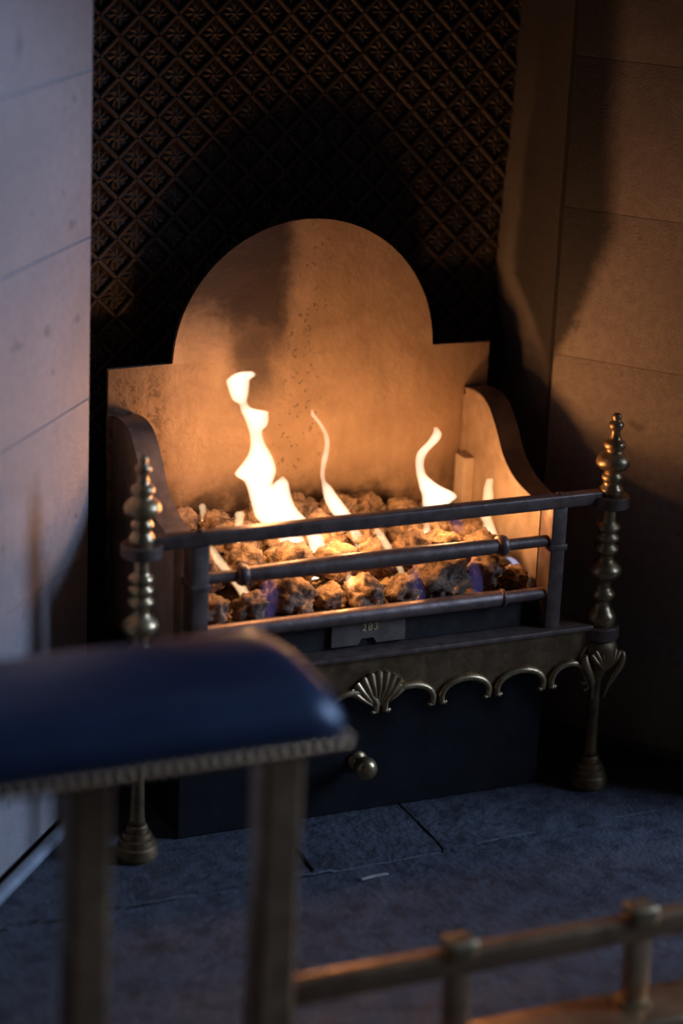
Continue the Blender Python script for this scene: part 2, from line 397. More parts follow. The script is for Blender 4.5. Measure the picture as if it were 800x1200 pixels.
slab([(-0.122 + g, -0.104 + g), (0.047 - g * 0.5, -0.102 + g), (0.062 - g * 0.5, 0.42), (-0.080 + g, 0.42)], 0.0008, 2)
slab([(0.047 + g * 0.5, -0.102 + g), (0.75, -0.092 + g), (0.75, 0.42), (0.062 + g * 0.5, 0.42)], 0.0, 3)
slab([(-2.1, -0.74), (-0.70, -0.74), (-0.70, -0.116 - g), (-2.1, -0.118 - g)], -0.001, 4)
slab([(-0.70 + g, -0.74), (0.92, -0.74), (0.92, -0.092 - g), (0.383, -0.096 - g), (-0.087, -0.107 - g), (-0.70 + g, -0.116 - g)], -0.0012, 5)
slab([(0.92 + g, -0.74), (2.1, -0.74), (2.1, -0.090), (0.92 + g, -0.094)], -0.001, 6)
slab([(-2.1, -2.1), (-0.2, -2.1), (-0.2, -0.74 - g), (-2.1, -0.74 - g)], -0.001, 7)
slab([(-0.2 + g, -2.1), (2.1, -2.1), (2.1, -0.74 - g), (-0.2 + g, -0.74 - g)], -0.001, 8)

# ------------------------------------------------------------------ cast iron fireback with a diamond lattice
fb = thing('fireback', 'dark cast iron fireback with diamond lattice of flower bosses behind the basket', 'fireback', (0, 0.342, 0))
X0, X1, Z0, Z1, YB = -0.335, 0.333, 0.0, 1.16, 0.338
obj('panel', box(B(), X0, X1, YB, YB + 0.012, Z0, Z1), 'cast', fb)
P = 0.0485; ZL = 0.36
def rib_seg(sgn, k):
    """line x + sgn*z = k*P clipped to the panel"""
    pts = []
    for z in (ZL, Z1): 
        x = k * P - sgn * z
        if X0 <= x <= X1: pts.append((x, z))
    for x in (X0, X1):
        z = (k * P - x) / sgn
        if ZL < z < Z1: pts.append((x, z))
    return pts
for sgn in (1, -1):
    for k in range(-60, 60):
        p = rib_seg(sgn, k)
        if len(p) < 2 or math.dist(p[0], p[1]) < 0.04: continue
        a, b = Vector(p[0]), Vector(p[1]); nrm = Vector((-(b - a).y, (b - a).x)).normalized()
        bm = B(); sec = [(-0.0036, 0.0), (-0.0028, 0.0075), (-0.0012, 0.0088), (0.0012, 0.0088), (0.0028, 0.0075), (0.0036, 0.0)]
        e0 = [bm.verts.new((a.x + nrm.x * u, YB - d, a.y + nrm.y * u)) for u, d in sec]
        e1 = [bm.verts.new((b.x + nrm.x * u, YB - d, b.y + nrm.y * u)) for u, d in sec]
        for i in range(5): bm.faces.new((e0[i], e0[i + 1], e1[i + 1], e1[i]))
        obj('rib', bm, 'cast', fb)
def boss_bm():
    bm = B(); c = bm.verts.new((0, -0.0062, 0)); H = 0.0192
    n = 16; in1 = []; in2 = []; out = []
    for k in range(n):
        a = 2 * math.pi * k / n; s, co = math.sin(a), math.cos(a)
        rd = H / (abs(s) + abs(co))
        pet = k % 2 == 0
        in1.append(bm.verts.new((co * 0.0035, -0.0046, s * 0.0035)))
        in2.append(bm.verts.new((co * (0.0100 if pet else 0.0080), -0.0060 if pet else -0.0036, s * (0.0100 if pet else 0.0080))))
        out.append(bm.verts.new((co * rd, -0.0022, s * rd)))
    for k in range(n):
        j = (k + 1) % n
        bm.faces.new((c, in1[k], in1[j])); bm.faces.new((in1[k], in2[k], in2[j], in1[j])); bm.faces.new((in2[k], out[k], out[j], in2[j]))
    return bm
bm0 = boss_bm(); bmesh.ops.recalc_face_normals(bm0, faces=bm0.faces)
if bm0.faces[0].normal.y > 0:
    for f in bm0.faces: f.normal_flip()
bme = bpy.data.meshes.new('boss'); bm0.to_mesh(bme); bme.materials.append(M['cast'])
rest = B(); nb = 0
for i in range(-40, 60):
    for j in range(-60, 60):
        x = (i + j + 1) * P / 2; z = (i - j) * P / 2
        if not (X0 + 0.01 < x < X1 - 0.005 and ZL + 0.02 < z < Z1 - 0.02): continue
        if 0.475 < z < 1.0 and abs(x) < 0.325:
            o = bpy.data.objects.new('boss', bme); C.objects.link(o); o.parent = fb; o.location = (x, YB - 0.342, z); nb += 1
        else:
            t = bmesh.new(); t.from_mesh(bme); bmesh.ops.translate(t, verts=t.verts, vec=(x, YB, z)); join(rest, t)
ro = obj('outer_bosses', rest, 'cast', fb); ro['kind'] = 'stuff'
bm0.free()

# ------------------------------------------------------------------ fire basket
fbk = thing('fire_basket', 'brass and steel dog grate fire basket with arched back plate and finial posts', 'fire basket', (0, 0.0, 0))
YP = 0.2487
# back plate
pts = [(-0.2556, 0.19), (0.2556, 0.19), (0.2556, 0.5165), (0.1735, 0.5165)]
for k in range(1, 48):
    a = math.pi * k / 48; pts.append((0.1738 * math.cos(a), 0.5140 + 0.1722 * math.sin(a)))
pts += [(-0.1735, 0.5165), (-0.2556, 0.5165)]
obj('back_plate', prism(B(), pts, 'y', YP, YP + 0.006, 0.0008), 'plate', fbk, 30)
# side wings
SC = [(0.247, 0.457), (0.225, 0.4605), (0.205, 0.4605), (0.190, 0.4575), (0.175, 0.450), (0.157, 0.433), (0.145, 0.418), (0.134, 0.404), (0.122, 0.394), (0.108, 0.386), (0.090, 0.379), (0.060, 0.373), (0.034, 0.371)]
def wing(side):
    cur = spline(SC, 4)
    xi, xo = 0.2265 * side, 0.250 * side
    poly = [(0.247, 0.195), (0.030, 0.195)] + cur[::-1]
    w_ = obj('wing', prism(B(), poly, 'x', min(xi, xo), max(xi, xo), 0.0008, 1), 'wing', fbk, 30)
    # raised lip that follows the curved top and the front edge on the inner face
    inner = []
    for i, (y, z) in enumerate(cur):
        a = Vector(cur[max(i - 1, 0)]); b = Vector(cur[min(i + 1, len(cur) - 1)]); d = (b - a).normalized()
        nr = Vector((-d.y, d.x));
        if nr.y > 0: nr = -nr
        inner.append((y + nr.x * 0.0075, z + nr.y * 0.0075))
    bm = B(); x0, x1 = sorted((0.2212 * side, 0.2272 * side))
    lp = list(cur) + [(0.030, 0.371), (0.030, 0.20), (0.038, 0.20)]
    li = inner + [(0.038, 0.3635), (0.038, 0.20), (0.038, 0.20)]
    for i in range(len(cur) - 1):
        prism(bm, [lp[i], lp[i + 1], li[i + 1], li[i]], 'x', x0, x1)
    prism(bm, [(0.030, 0.20), (0.039, 0.20), (0.039, 0.3650), (0.030, 0.3712)], 'x', x0, x1)
    prism(bm, [(0.241, 0.20), (0.247, 0.20), (0.247, 0.457), (0.241, 0.457)], 'x', x0, x1)
    obj('lip', bm, 'wing', w_)
    # dark top flange
    fp = B(); vsA = []; 
    a0, a1 = 0.2210 * side, 0.2512 * side
    ring = [[fp.verts.new((x, y, z + dz)) for x, dz in ((a0, 0.0), (a0, 0.0022), (a1, 0.0022), (a1, 0.0))] for y, z in cur]
    for p, q in zip(ring, ring[1:]):
        for k in range(4): fp.faces.new((p[k], p[(k + 1) % 4], q[(k + 1) % 4], q[k]))
    fp.faces.new(ring[0]); fp.faces.new(ring[-1])
    obj('flange', fp, 'wing_rim', w_, 30)
wing(1); wing(-1)
obj('corner_block', box(B(), 0.2115, 0.2262, 0.214, 0.2400, 0.262, 0.374, 0.001), 'ceramic', fbk)
obj('corner_block', box(B(), -0.2262, -0.2115, 0.214, 0.2400, 0.262, 0.350, 0.001), 'ceramic', fbk)
# bars and uprights
def hbar(prof, n=16, yc=0.006):
    """horizontal turned bar: prof = [(x, r)]"""
    bm = B(); rings = []
    for x, r, zc in prof:
        rings.append([bm.verts.new((x, yc + r * math.cos(2 * math.pi * k / n), zc + r * math.sin(2 * math.pi * k / n))) for k in range(n)])
    for a, b in zip(rings, rings[1:]):
        for k in range(n): bm.faces.new((a[k], a[(k + 1) % n], b[(k + 1) % n], b[k]))
    bm.faces.new(rings[0]); bm.faces.new(rings[-1]); return bm
obj('top_bar', box(B(), -0.288, 0.288, -0.006, 0.010, 0.3755, 0.3925, 0.003, 3), 'steel', fbk, True)
for s in (-1, 1):
    u = obj('upright', box(B(), 0.2300 * s - 0.0105, 0.2300 * s + 0.0105, -0.004, 0.026, 0.222, 0.3765, 0.0025), 'steel', fbk, True)
    obj('rivet', lathe(B(), [(0.3925, 0.0045), (0.3940, 0.0042), (0.3950, 0.002)], 0.2300 * s, 0.002, 12), 'steel', u, True)
    obj('rib_band', box(B(), 0.2300 * s - 0.0125, 0.2300 * s + 0.0125, -0.0055, 0.0275, 0.322, 0.330, 0.0018), 'steel', u, True)
mb = obj('middle_bar', hbar([(-0.222, 0.0072, 0.333), (-0.181, 0.0072, 0.333), (-0.170, 0.0090, 0.333), (-0.05, 0.0108, 0.333), (0.05, 0.0108, 0.333), (0.152, 0.0090, 0.333), (0.165, 0.0072, 0.333), (0.222, 0.0072, 0.333)]), 'steel', fbk, True)
def bead(xc, zc, r, ln):
    return hbar([(xc - ln, r * 0.62, zc), (xc - ln * 0.75, r * 0.88, zc), (xc - ln * 0.3, r, zc), (xc + ln * 0.3, r, zc), (xc + ln * 0.75, r * 0.88, zc), (xc + ln, r * 0.62, zc)])
for xb in (-0.176, 0.158): obj('bead', bead(xb, 0.333, 0.0130, 0.0075), 'steel', mb, True)
lb = obj('lower_bar', hbar([(-0.222, 0.0095, 0.2655), (0.160, 0.0100, 0.2655), (0.166, 0.0078, 0.2655), (0.222, 0.0076, 0.2655)]), 'steel', fbk, True)
obj('bead', bead(0.163, 0.2655, 0.0118, 0.004), 'steel', lb, True)
obj('front_panel', box(B(), -0.205, 0.196, 0.014, 0.020, 0.223, 0.262, 0.0008), 'iron', fbk)
# number plate with its notch and stamped figures
npts = [(-0.059, 0.2265), (-0.024, 0.2265), (-0.020, 0.2345), (-0.004, 0.2345), (0.0, 0.2265), (0.037, 0.2265), (0.037, 0.2600), (-0.059, 0.2600)]
npl = obj('number_plate', prism(B(), npts, 'y', 0.0095, 0.0142, 0.0005, 1), 'wing_rim', fbk)
tc = bpy.data.curves.new('figures', 'FONT'); tc.body = '283'; tc.size = 0.0125; tc.extrude = 0.0004; tc.align_x = 'CENTER'; tc.space_character = 1.25
to = bpy.data.objects.new('figures_tmp', tc); C.objects.link(to)
dg = bpy.context.evaluated_depsgraph_get(); tme = bpy.data.meshes.new_from_object(to.evaluated_get(dg)); bpy.data.objects.remove(to)
tb = B(); tb.from_mesh(tme)
for v in tb.verts: v.co = Vector((v.co.x - 0.0095, 0.0092 - v.co.z, v.co.y + 0.2440))
obj('figures', tb, 'gold', npl)
# ledge, fuel tray, apron
obj('ledge', box(B(), -0.283, 0.283, -0.014, 0.034, 0.2165, 0.2225, 0.0012), 'steel', fbk, True)
obj('fuel_tray', box(B(), -0.226, 0.226, 0.022, 0.2480, 0.2235, 0.248, 0.001), 'iron', fbk)
FEET = [-0.225, -0.15, -0.075, 0.0, 0.075, 0.15, 0.225]
bounds = [-0.285] + FEET + [0.285]
ap = [(-0.285, 0.2165), (-0.285, 0.150)]
low = []
for a, b in zip(bounds, bounds[1:]):
    c, hw = (a + b) / 2, (b - a) / 2 - 0.0045
    for k in range(0, 13):
        th = math.pi * (1 - k / 12); low.append((c + hw * math.cos(th), 0.1475 + 0.0245 * math.sin(th) ** 0.8))
ap += low + [(0.285, 0.150), (0.285, 0.2165)]
apo = obj('apron', prism(B(), ap, 'y', -0.0085, -0.0045), 'bronze', fbk)
for a, b in zip(bounds, bounds[1:]):
    c, hw = (a + b) / 2, (b - a) / 2 - 0.0050
    pts = []; rr = []
    for s in (-1,):
        pts.append((c - hw + 0.0075, -0.0105, 0.1490)); rr.append(0.0020)
        pts.append((c - hw + 0.0050, -0.0110, 0.1462)); rr.append(0.0030)
        pts.append((c - hw + 0.0010, -0.0105, 0.1470)); rr.append(0.0036)
    for k in range(1, 14):
        th = math.pi * (1 - k / 14); pts.append((c + hw * math.cos(th), -0.0105, 0.1500 + 0.0250 * math.sin(th) ** 0.8)); rr.append(0.0043)
    pts.append((c + hw - 0.0010, -0.0105, 0.1470)); rr.append(0.0036)
    pts.append((c + hw - 0.0050, -0.0110, 0.1462)); rr.append(0.0030)
    pts.append((c + hw - 0.0075, -0.0105, 0.1490)); rr.append(0.0020)
    obj('scallop', tube(B(), pts, rr, 10), 'brass', apo, 'all')
def shell(cx, cz, y0, R, spread, ribs, depth, tilt=0.0):
    """ribbed fan opening upward from (cx, cz)"""
    bm = B(); na = ribs * 6; nr = 7; rows = []
    for i in range(na + 1):
        u = i / na; th = math.pi / 2 + spread * (0.5 - u) * 2
        rib = abs(math.sin(math.pi * ribs * u)) ** 0.7
        row = []
        for k in range(nr + 1):
            q = k / nr; rr_ = R * (0.12 + 0.88 * q) * (1 - 0.06 * (1 - rib) * q) * (0.84 + 0.16 * math.cos((th - math.pi / 2) * 0.9))
            dep = depth * (0.45 + 0.55 * math.sin(math.pi * min(1, q * 0.85 + 0.12))) * (0.55 + 0.45 * rib * min(1, q * 2))
            row.append(bm.verts.new((cx + rr_ * math.cos(th), y0 - dep - tilt * q * R, cz + rr_ * math.sin(th))))
        rows.append(row)
    back = [[bm.verts.new((v.co.x, y0, v.co.z)) for v in r] for r in rows]
    for a, b in zip(rows, rows[1:]):
        for k in range(nr): bm.faces.new((a[k], a[k + 1], b[k + 1], b[k]))
    for i in range(na):
        bm.faces.new((rows[i][nr], back[i][nr], back[i + 1][nr], rows[i + 1][nr])); bm.faces.new((rows[i][0], rows[i + 1][0], back[i + 1][0], back[i][0]))
    for i in (0, na):
        for k in range(nr): bm.faces.new((rows[i][k], rows[i][k + 1], back[i][k + 1], back[i][k]))
    return bm
obj('shell', shell(-0.004, 0.150, -0.0085, 0.0485, 1.05, 9, 0.0085), 'brass', apo, 50)
# posts with finials
K = 1 / 2387
def zc(c): 
    tab = [(33, 0.4878), (300, 0.3782), (672, 0.2098), (1140, 0.0)]
    for (c0, a), (c1, b) in zip(tab, tab[1:]):
        if c <= c1: return a + (b - a) * (c - c0) / (c1 - c0)
    return 0.0
FIN = [(31, 2), (33, 9), (38, 13), (45, 14), (51, 11), (55, 13), (60, 20), (68, 23), (76, 20), (82, 15), (88, 13), (106, 16), (112, 19), (117, 28), (124, 32), (132, 32), (139, 28), (144, 23), (150, 27), (157, 38), (166, 46), (177, 50), (188, 49), (197, 42), (205, 30), (210, 23), (215, 23), (220, 28), (228, 31), (236, 28), (243, 24), (250, 26), (258, 32), (266, 35), (274, 34), (282, 30), (292, 28)]
BAL = [(308, 22), (330, 21), (355, 21), (362, 24), (368, 33), (376, 36), (383, 32), (387, 25), (393, 26), (398, 34), (406, 36), (412, 31), (416, 25), (424, 27), (430, 36), (440, 37), (446, 31), (450, 25), (462, 23), (470, 27), (478, 38), (488, 48), (498, 51), (508, 48), (518, 38), (528, 26), (536, 22), (546, 22), (552, 28), (560, 35), (570, 37), (577, 32), (583, 25), (592, 24), (602, 28), (612, 36), (620, 42), (632, 46), (643, 44), (652, 40), (664, 38)]
LEG = [(690, 44), (700, 52), (715, 58), (730, 58), (748, 52), (770, 42), (795, 31), (825, 23), (860, 19), (920, 18), (990, 19), (1030, 21), (1050, 25)]
FOOT = [(1044, 22), (1050, 29), (1060, 31), (1064, 31), (1066, 38), (1076, 41), (1080, 41), (1083, 48), (1096, 51), (1100, 51), (1104, 56), (1116, 59), (1130, 59), (1135, 53), (1140, 52)]
def post(s):
    px = 0.3 * s
    p = obj('post', lathe(B(), [(zc(c), r * K) for c, r in BAL], px, 0, 28), 'brass', fbk, 'all')
    obj('finial', lathe(B(), [(zc(c), r * K) for c, r in FIN], px, 0, 28), 'brass', p, 'all')
    zt = 0.3782
    obj('collar', lathe(B(), [(zt - 0.0075, 0.012), (zt - 0.0075, 0.0215), (zt - 0.0060, 0.0235), (zt + 0.0060, 0.0235), (zt + 0.0075, 0.0220), (zt + 0.0075, 0.012)], px, 0, 32), 'steel', p, True)
    zt = 0.2098
    obj('collar', lathe(B(), [(zt - 0.0085, 0.012), (zt - 0.0085, 0.0225), (zt - 0.007, 0.0240), (zt + 0.007, 0.0240), (zt + 0.0085, 0.0225), (zt + 0.0085, 0.012)], px, 0, 32), 'steel', p, True)
    l = obj('leg', lathe(B(), [(zc(c), r * K) for c, r in LEG], px, 0, 28), 'bronze', fbk, 'all')
    obj('foot', lathe(B(), [(zc(c), r * K) for c, r in FOOT], px, 0, 28), 'bronze', l, 25)
    # knee shell on the front, turned up, with leaf straps falling either side
    obj('knee_shell', shell(px, 0.1610, -0.0180, 0.0335, 0.80, 7, 0.0085, -0.05), 'brass', l, 50)
    for q in (-1, 1):
        pts = spline([(px + q * 0.0215, -0.012, 0.1830), (px + q * 0.0265, -0.015, 0.1800), (px + q * 0.0235, -0.017, 0.1680), (px + q * 0.0165, -0.0155, 0.1540), (px + q * 0.0110, -0.0115, 0.1380), (px + q * 0.0085, -0.0080, 0.1220)], 4)
        n = len(pts); obj('leaf_strap', tube(B(), pts, [0.0018 + 0.0034 * math.sin(math.pi * min(0.97, 0.12 + i / n)) for i in range(n)], 8), 'brass', l, 'all')
    # bracket scroll between apron and knee
    pts = spline([(px - s * 0.016, -0.006, 0.198), (px - s * 0.026, -0.009, 0.190), (px - s * 0.028, -0.009, 0.172), (px - s * 0.020, -0.009, 0.150), (px - s * 0.016, -0.009, 0.140), (px - s * 0.022, -0.009, 0.136)], 4)
    obj('bracket', tube(B(), pts, 0.0028, 8), 'brass', l, 'all')
post(1); post(-1)

# ------------------------------------------------------------------ ash box
ab = thing('ash_box', 'plain black metal ash box with round brass knob under the fire basket', 'ash box', (0, 0.13, 0))
obj('body', box(B(), -0.238, 0.238, 0.034, 0.240, 0.0, 0.183, 0.001), 'blackbox', ab)
dr = obj('drawer_front', box(B(), -0.2405, 0.2405, 0.0255, 0.0335, 0.001, 0.185, 0.0015), 'blackbox', ab)
def ylathe(prof, cx, cz, n=24):
    bm = B(); rings = []
    for y, r in prof:
        rings.append([bm.verts.new((cx + r * math.cos(2 * math.pi * k / n), y, cz + r * math.sin(2 * math.pi * k / n))) for k in range(n)])
    for a, b in zip(rings, rings[1:]):
        for k in range(n): bm.faces.new((a[k], a[(k + 1) % n], b[(k + 1) % n], b[k]))
    bm.faces.new(rings[0]); bm.faces.new(rings[-1]); return bm
KX, KZ = -0.0105, 0.0690
obj('knob', ylathe([(0.0260, 0.0125), (0.0225, 0.0128), (0.0205, 0.0105), (0.0185, 0.0070), (0.0150, 0.0065), (0.0110, 0.0085), (0.0060, 0.0130), (0.0000, 0.0145), (-0.0060, 0.0130), (-0.0100, 0.0090), (-0.0120, 0.0040), (-0.0124, 0.001)], KX, KZ), 'brass', dr, 'all')

# ------------------------------------------------------------------ fuel: ember bed and coals
random.seed(7)
bm = B(); nx, ny = 90, 46; grid = []
for i in range(nx + 1):
    for j in range(ny + 1):
        x = -0.219 + 0.438 * i / nx; y = 0.024 + 0.219 * j / ny
        z = 0.256 + 0.030 * (y / 0.24) + 0.010 * noise.noise(Vector((x * 45, y * 45, 3))) + 0.006 * noise.noise(Vector((x * 120, y * 120, 9)))
        grid.append(bm.verts.new((x, y, z)))
for i in range(nx):
    for j in range(ny):
        a = i * (ny + 1) + j; bm.faces.new((grid[a], grid[a + ny + 1], grid[a + ny + 2], grid[a + 1]))
eb = obj('ember_bed', bm, 'coal', None, 'all'); eb['kind'] = 'stuff'; tag(eb, 'bed of crumbled glowing embers beneath the coals', 'embers')
def coal(x, y, z, rx, ry, rz, seed, m, label, bark=0.0, rot=0.0):
    bm = B(); bmesh.ops.create_icosphere(bm, subdivisions=4, radius=1.0)
    for v in bm.verts:
        p = v.co.normalized(); s = Vector((seed * 3.1, seed * 1.7, 0))
        d = 1 + 0.34 * noise.noise(p * 1.7 + s) + 0.20 * noise.noise(p * 3.7 + s) + 0.11 * noise.noise(p * 8 + s) + 0.05 * noise.noise(p * 17 + s)
        if bark:
            an = math.atan2(p.x, p.y) * 5 + 2.2 * noise.noise(p * 2 + s)
            d += bark * (abs(math.sin(an)) - 0.5) + 0.05 * noise.noise(Vector((p.x * 14, p.y * 14, p.z * 4)) + s)
        d -= 0.10 * max(0, noise.noise(p * 5 + s * 2))
        v.co = Vector((p.x * rx, p.y * ry, p.z * rz)) * d
    bmesh.ops.rotate(bm, verts=bm.verts, cent=(0, 0, 0), matrix=Matrix.Rotation(rot, 3, 'Y'))
    o = obj('coal', bm, m, None, 'all'); o.location = (x, y, z); o['org'] = [x, y, z]
    tag(o, label, 'coal', 'coals in the fire basket')
ordn = ['first', 'second', 'third', 'fourth', 'fifth', 'sixth', 'seventh', 'eighth', 'ninth', 'tenth']
rowsC = [
 ('front row behind the lower bar', 0.048, [(-0.196, 0.275, 0.022), (-0.150, 0.277, 0.020), (-0.098, 0.283, 0.029), (-0.046, 0.272, 0.020), (-0.004, 0.276, 0.023), (0.046, 0.276, 0.022), (0.098, 0.284, 0.031), (0.161, 0.288, 0.0225), (0.200, 0.272, 0.017)]),
 ('second row behind the middle bar', 0.100, [(-0.190, 0.300, 0.027), (-0.132, 0.302, 0.028), (-0.076, 0.306, 0.026), (-0.020, 0.300, 0.027), (0.036, 0.302, 0.026), (0.080, 0.304, 0.024), (0.124, 0.300, 0.024), (0.174, 0.296, 0.024)]),
 ('third row under the flames', 0.155, [(-0.185, 0.312, 0.028), (-0.128, 0.316, 0.029), (-0.070, 0.314, 0.027), (-0.014, 0.318, 0.028), (0.040, 0.314, 0.027), (0.094, 0.308, 0.025), (0.142, 0.306, 0.026), (0.192, 0.294, 0.022)]),
 ('back row against the back plate', 0.203, [(-0.180, 0.322, 0.025), (-0.132, 0.316, 0.024), (-0.076, 0.318, 0.025), (-0.022, 0.322, 0.026), (0.026, 0.326, 0.025), (0.070, 0.318, 0.023), (0.118, 0.312, 0.023), (0.166, 0.300, 0.022)]),
]
sd = 0
for ri, (rn, y, cs) in enumerate(rowsC):
    for k, (x, z, r) in enumerate(cs):
        sd += 1
        lab = 'rough brown coal, %s from the left in the %s' % (ordn[k], rn)
        mm = 'coal_dark' if random.random() < 0.25 else 'coal'; bk = 0.0
        rx, ry, rz = r * random.uniform(1.0, 1.2), r * random.uniform(0.9, 1.1), r * random.uniform(0.82, 1.02)
        if ri == 0 and k == 6: lab = 'large bark-ridged coal right of centre behind the lower bar'; bk = 0.16; rx, rz, mm = 0.036, 0.026, 'coal_dark'
        if ri == 0 and k == 7: lab = 'round nut-like coal beside the right end of the lower bar'; rx = ry = rz = 0.0225; bk = 0.07; mm = 'coal_dark'
        if ri == 0 and k == 2: lab = 'squarish coal left of centre with a dark hollow face'; rx, rz, bk = 0.031, 0.024, 0.06
        coal(x, y + random.uniform(-0.008, 0.008), z, rx, ry, rz, sd, mm, lab, bk, random.uniform(-0.4, 0.4))

# ------------------------------------------------------------------ flames
def flame_mesh(rows, y, grow=0.0, flat=0.55, n=14, lean=0.0):
    rr = spline(rows, 3); bm = B(); rings = []
    for i, (x, z, a) in enumerate(rr):
        a = max(a, 0.0004) + grow; yo = y + 0.004 * math.sin(z * 40)
        rings.append([bm.verts.new((x + a * math.cos(2 * math.pi * k / n), yo + flat * (0.3 * a + 0.7 * min(a, 0.010)) * math.sin(2 * math.pi * k / n), z)) for k in range(n)])
    for p, q in zip(rings, rings[1:]):
        for k in range(n): bm.faces.new((p[k], p[(k + 1) % n], q[(k + 1) % n], q[k]))
    bm.faces.new(rings[0]); bm.faces.new(rings[-1]); return bm
def flame(name, label, rows, y, core='flame', halo=0.0012, lamps=(), extra=()):
    base = rows[-1]; t = thing(name, label, 'flame', (base[0], y, base[1]), 'flames over the coals')
    obj('flame_core', flame_mesh(rows, y), core, t, 'all')
    for rws, yy in extra: obj('flame_core', flame_mesh(rws, yy), core, t, 'all')
    if halo:
        obj('flame_edge', flame_mesh(rows, y, halo), 'halo' if core != 'white_blue' else 'blue', t, 'all')
        for rws, yy in extra: obj('flame_edge', flame_mesh(rws, yy, halo), 'halo', t, 'all')
    for (x, yy, z, wt, rad) in lamps:
        d = bpy.data.lights.new('flame_light', 'POINT'); d.energy = wt * FIRE_W; d.color = FIRE; d.shadow_soft_size = rad
        o = bpy.data.objects.new('flame_light', d); C.objects.link(o); o.parent = t; o.location = Vector((x, yy, z)) - Vector(t.location)
    return t
F1 = [(-0.1327, 0.5402, 0.0071), (-0.1356, 0.5373, 0.0138), (-0.1381, 0.5337, 0.0161), (-0.1423, 0.5301, 0.015), (-0.1415, 0.5224, 0.0136), (-0.1401, 0.5132, 0.0116), (-0.1388, 0.5054, 0.0088), (-0.1347, 0.5007, 0.0056), (-0.1302, 0.4944, 0.0079), (-0.1205, 0.4897, 0.0165), (-0.119, 0.4865, 0.0162), (-0.1174, 0.479, 0.0145), (-0.1177, 0.4723, 0.012), (-0.1196, 0.4688, 0.009), (-0.119, 0.4609, 0.0081), (-0.1171, 0.4503, 0.0099), (-0.1155, 0.4396, 0.0151), (-0.1169, 0.4292, 0.0212), (-0.1193, 0.4202, 0.0263), (-0.1186, 0.4149, 0.0257), (-0.1143, 0.4079, 0.0198), (-0.1127, 0.3998, 0.0167), (-0.1092, 0.3861, 0.0153), (-0.1034, 0.3696, 0.0155), (-0.094, 0.3556, 0.0184), (-0.072, 0.3347, 0.0170), (-0.058, 0.3037, 0.0130), (-0.052, 0.2765, 0.0080)]
F1b = [(-0.0905, 0.415, 0.0014), (-0.0909, 0.4119, 0.0042), (-0.0918, 0.408, 0.0082), (-0.0934, 0.4016, 0.0123), (-0.0937, 0.391, 0.0158), (-0.0884, 0.3746, 0.0178), (-0.0780, 0.3606, 0.0190), (-0.0480, 0.3396, 0.0110), (-0.0405, 0.3202, 0.0106), (-0.04, 0.3083, 0.0093), (-0.045, 0.2819, 0.0062)]
F2 = [(-0.0431, 0.4846, 0.0008), (-0.0425, 0.4806, 0.0024), (-0.0405, 0.4757, 0.0031), (-0.0331, 0.4666, 0.003), (-0.0268, 0.4554, 0.003), (-0.0242, 0.4446, 0.0034), (-0.0247, 0.434, 0.0035), (-0.0265, 0.4234, 0.0041), (-0.0277, 0.4128, 0.0032), (-0.0274, 0.402, 0.0031), (-0.0249, 0.3937, 0.0032), (-0.0197, 0.3852, 0.0064), (-0.0124, 0.3709, 0.0097), (-0.0031, 0.3564, 0.0119), (0.0045, 0.3461, 0.0113), (0.0177, 0.3296, 0.0065), (0.0256, 0.3121, 0.0073), (0.0329, 0.2962, 0.0065), (0.0389, 0.2772, 0.0047)]
F3 = [(0.1248, 0.447, 0.0024), (0.1272, 0.44, 0.0059), (0.1253, 0.434, 0.0075), (0.121, 0.4281, 0.0078), (0.1097, 0.4172, 0.0075), (0.1066, 0.4044, 0.0059), (0.1103, 0.3884, 0.0064), (0.1176, 0.3773, 0.0097), (0.1266, 0.367, 0.0156), (0.1363, 0.3587, 0.0217), (0.1399, 0.3515, 0.0242), (0.1361, 0.345, 0.0196), (0.1309, 0.3338, 0.0134), (0.123, 0.3247, 0.0037), (0.1233, 0.3155, 0.004), (0.1179, 0.3083, 0.0078), (0.1091, 0.3043, 0.0071)]
F4 = [(0.1965, 0.379, 0.0044), (0.1965, 0.3744, 0.0053), (0.196, 0.3668, 0.0062), (0.197, 0.3545, 0.0073), (0.196, 0.3392, 0.0075), (0.1947, 0.3286, 0.0075), (0.1983, 0.3205, 0.0071), (0.198, 0.3082, 0.0117), (0.1991, 0.2972, 0.0157), (0.1998, 0.2893, 0.014)]
F5 = [(-0.1979, 0.3558, 0.0019), (-0.194, 0.3491, 0.004), (-0.1892, 0.34, 0.0057), (-0.183, 0.3306, 0.0065), (-0.176, 0.3212, 0.0062), (-0.1629, 0.3052, 0.0071), (-0.1556, 0.2928, 0.0067), (-0.1495, 0.2803, 0.0062), (-0.1455, 0.2681, 0.0068), (-0.1456, 0.2617, 0.0065)]
F6 = [(-0.1825, 0.3829, 0.0017), (-0.182, 0.3794, 0.0044), (-0.1809, 0.3735, 0.004), (-0.1808, 0.3677, 0.0028), (-0.1807, 0.3610, 0.0012)]
F7 = [(-0.1412, 0.3746, 0.0044), (-0.1415, 0.3709, 0.0064), (-0.1409, 0.3658, 0.0056), (-0.1413, 0.3586, 0.0056), (-0.1417, 0.3358, 0.0056)]
F8 = [(0.0191, 0.3496, 0.0028), (0.0229, 0.3433, 0.0056), (0.0289, 0.3338, 0.0056), (0.0344, 0.3243, 0.0056), (0.0402, 0.3147, 0.0047), (0.0502, 0.2971, 0.0044), (0.0538, 0.2832, 0.0022), (0.0553, 0.274, 0.0012)]
F9 = [(0.1962, 0.2964, 0.0042), (0.2039, 0.291, 0.0050), (0.2108, 0.2808, 0.0050), (0.2140, 0.2708, 0.0045), (0.2150, 0.2611, 0.0037), (0.2150, 0.2551, 0.0037)]
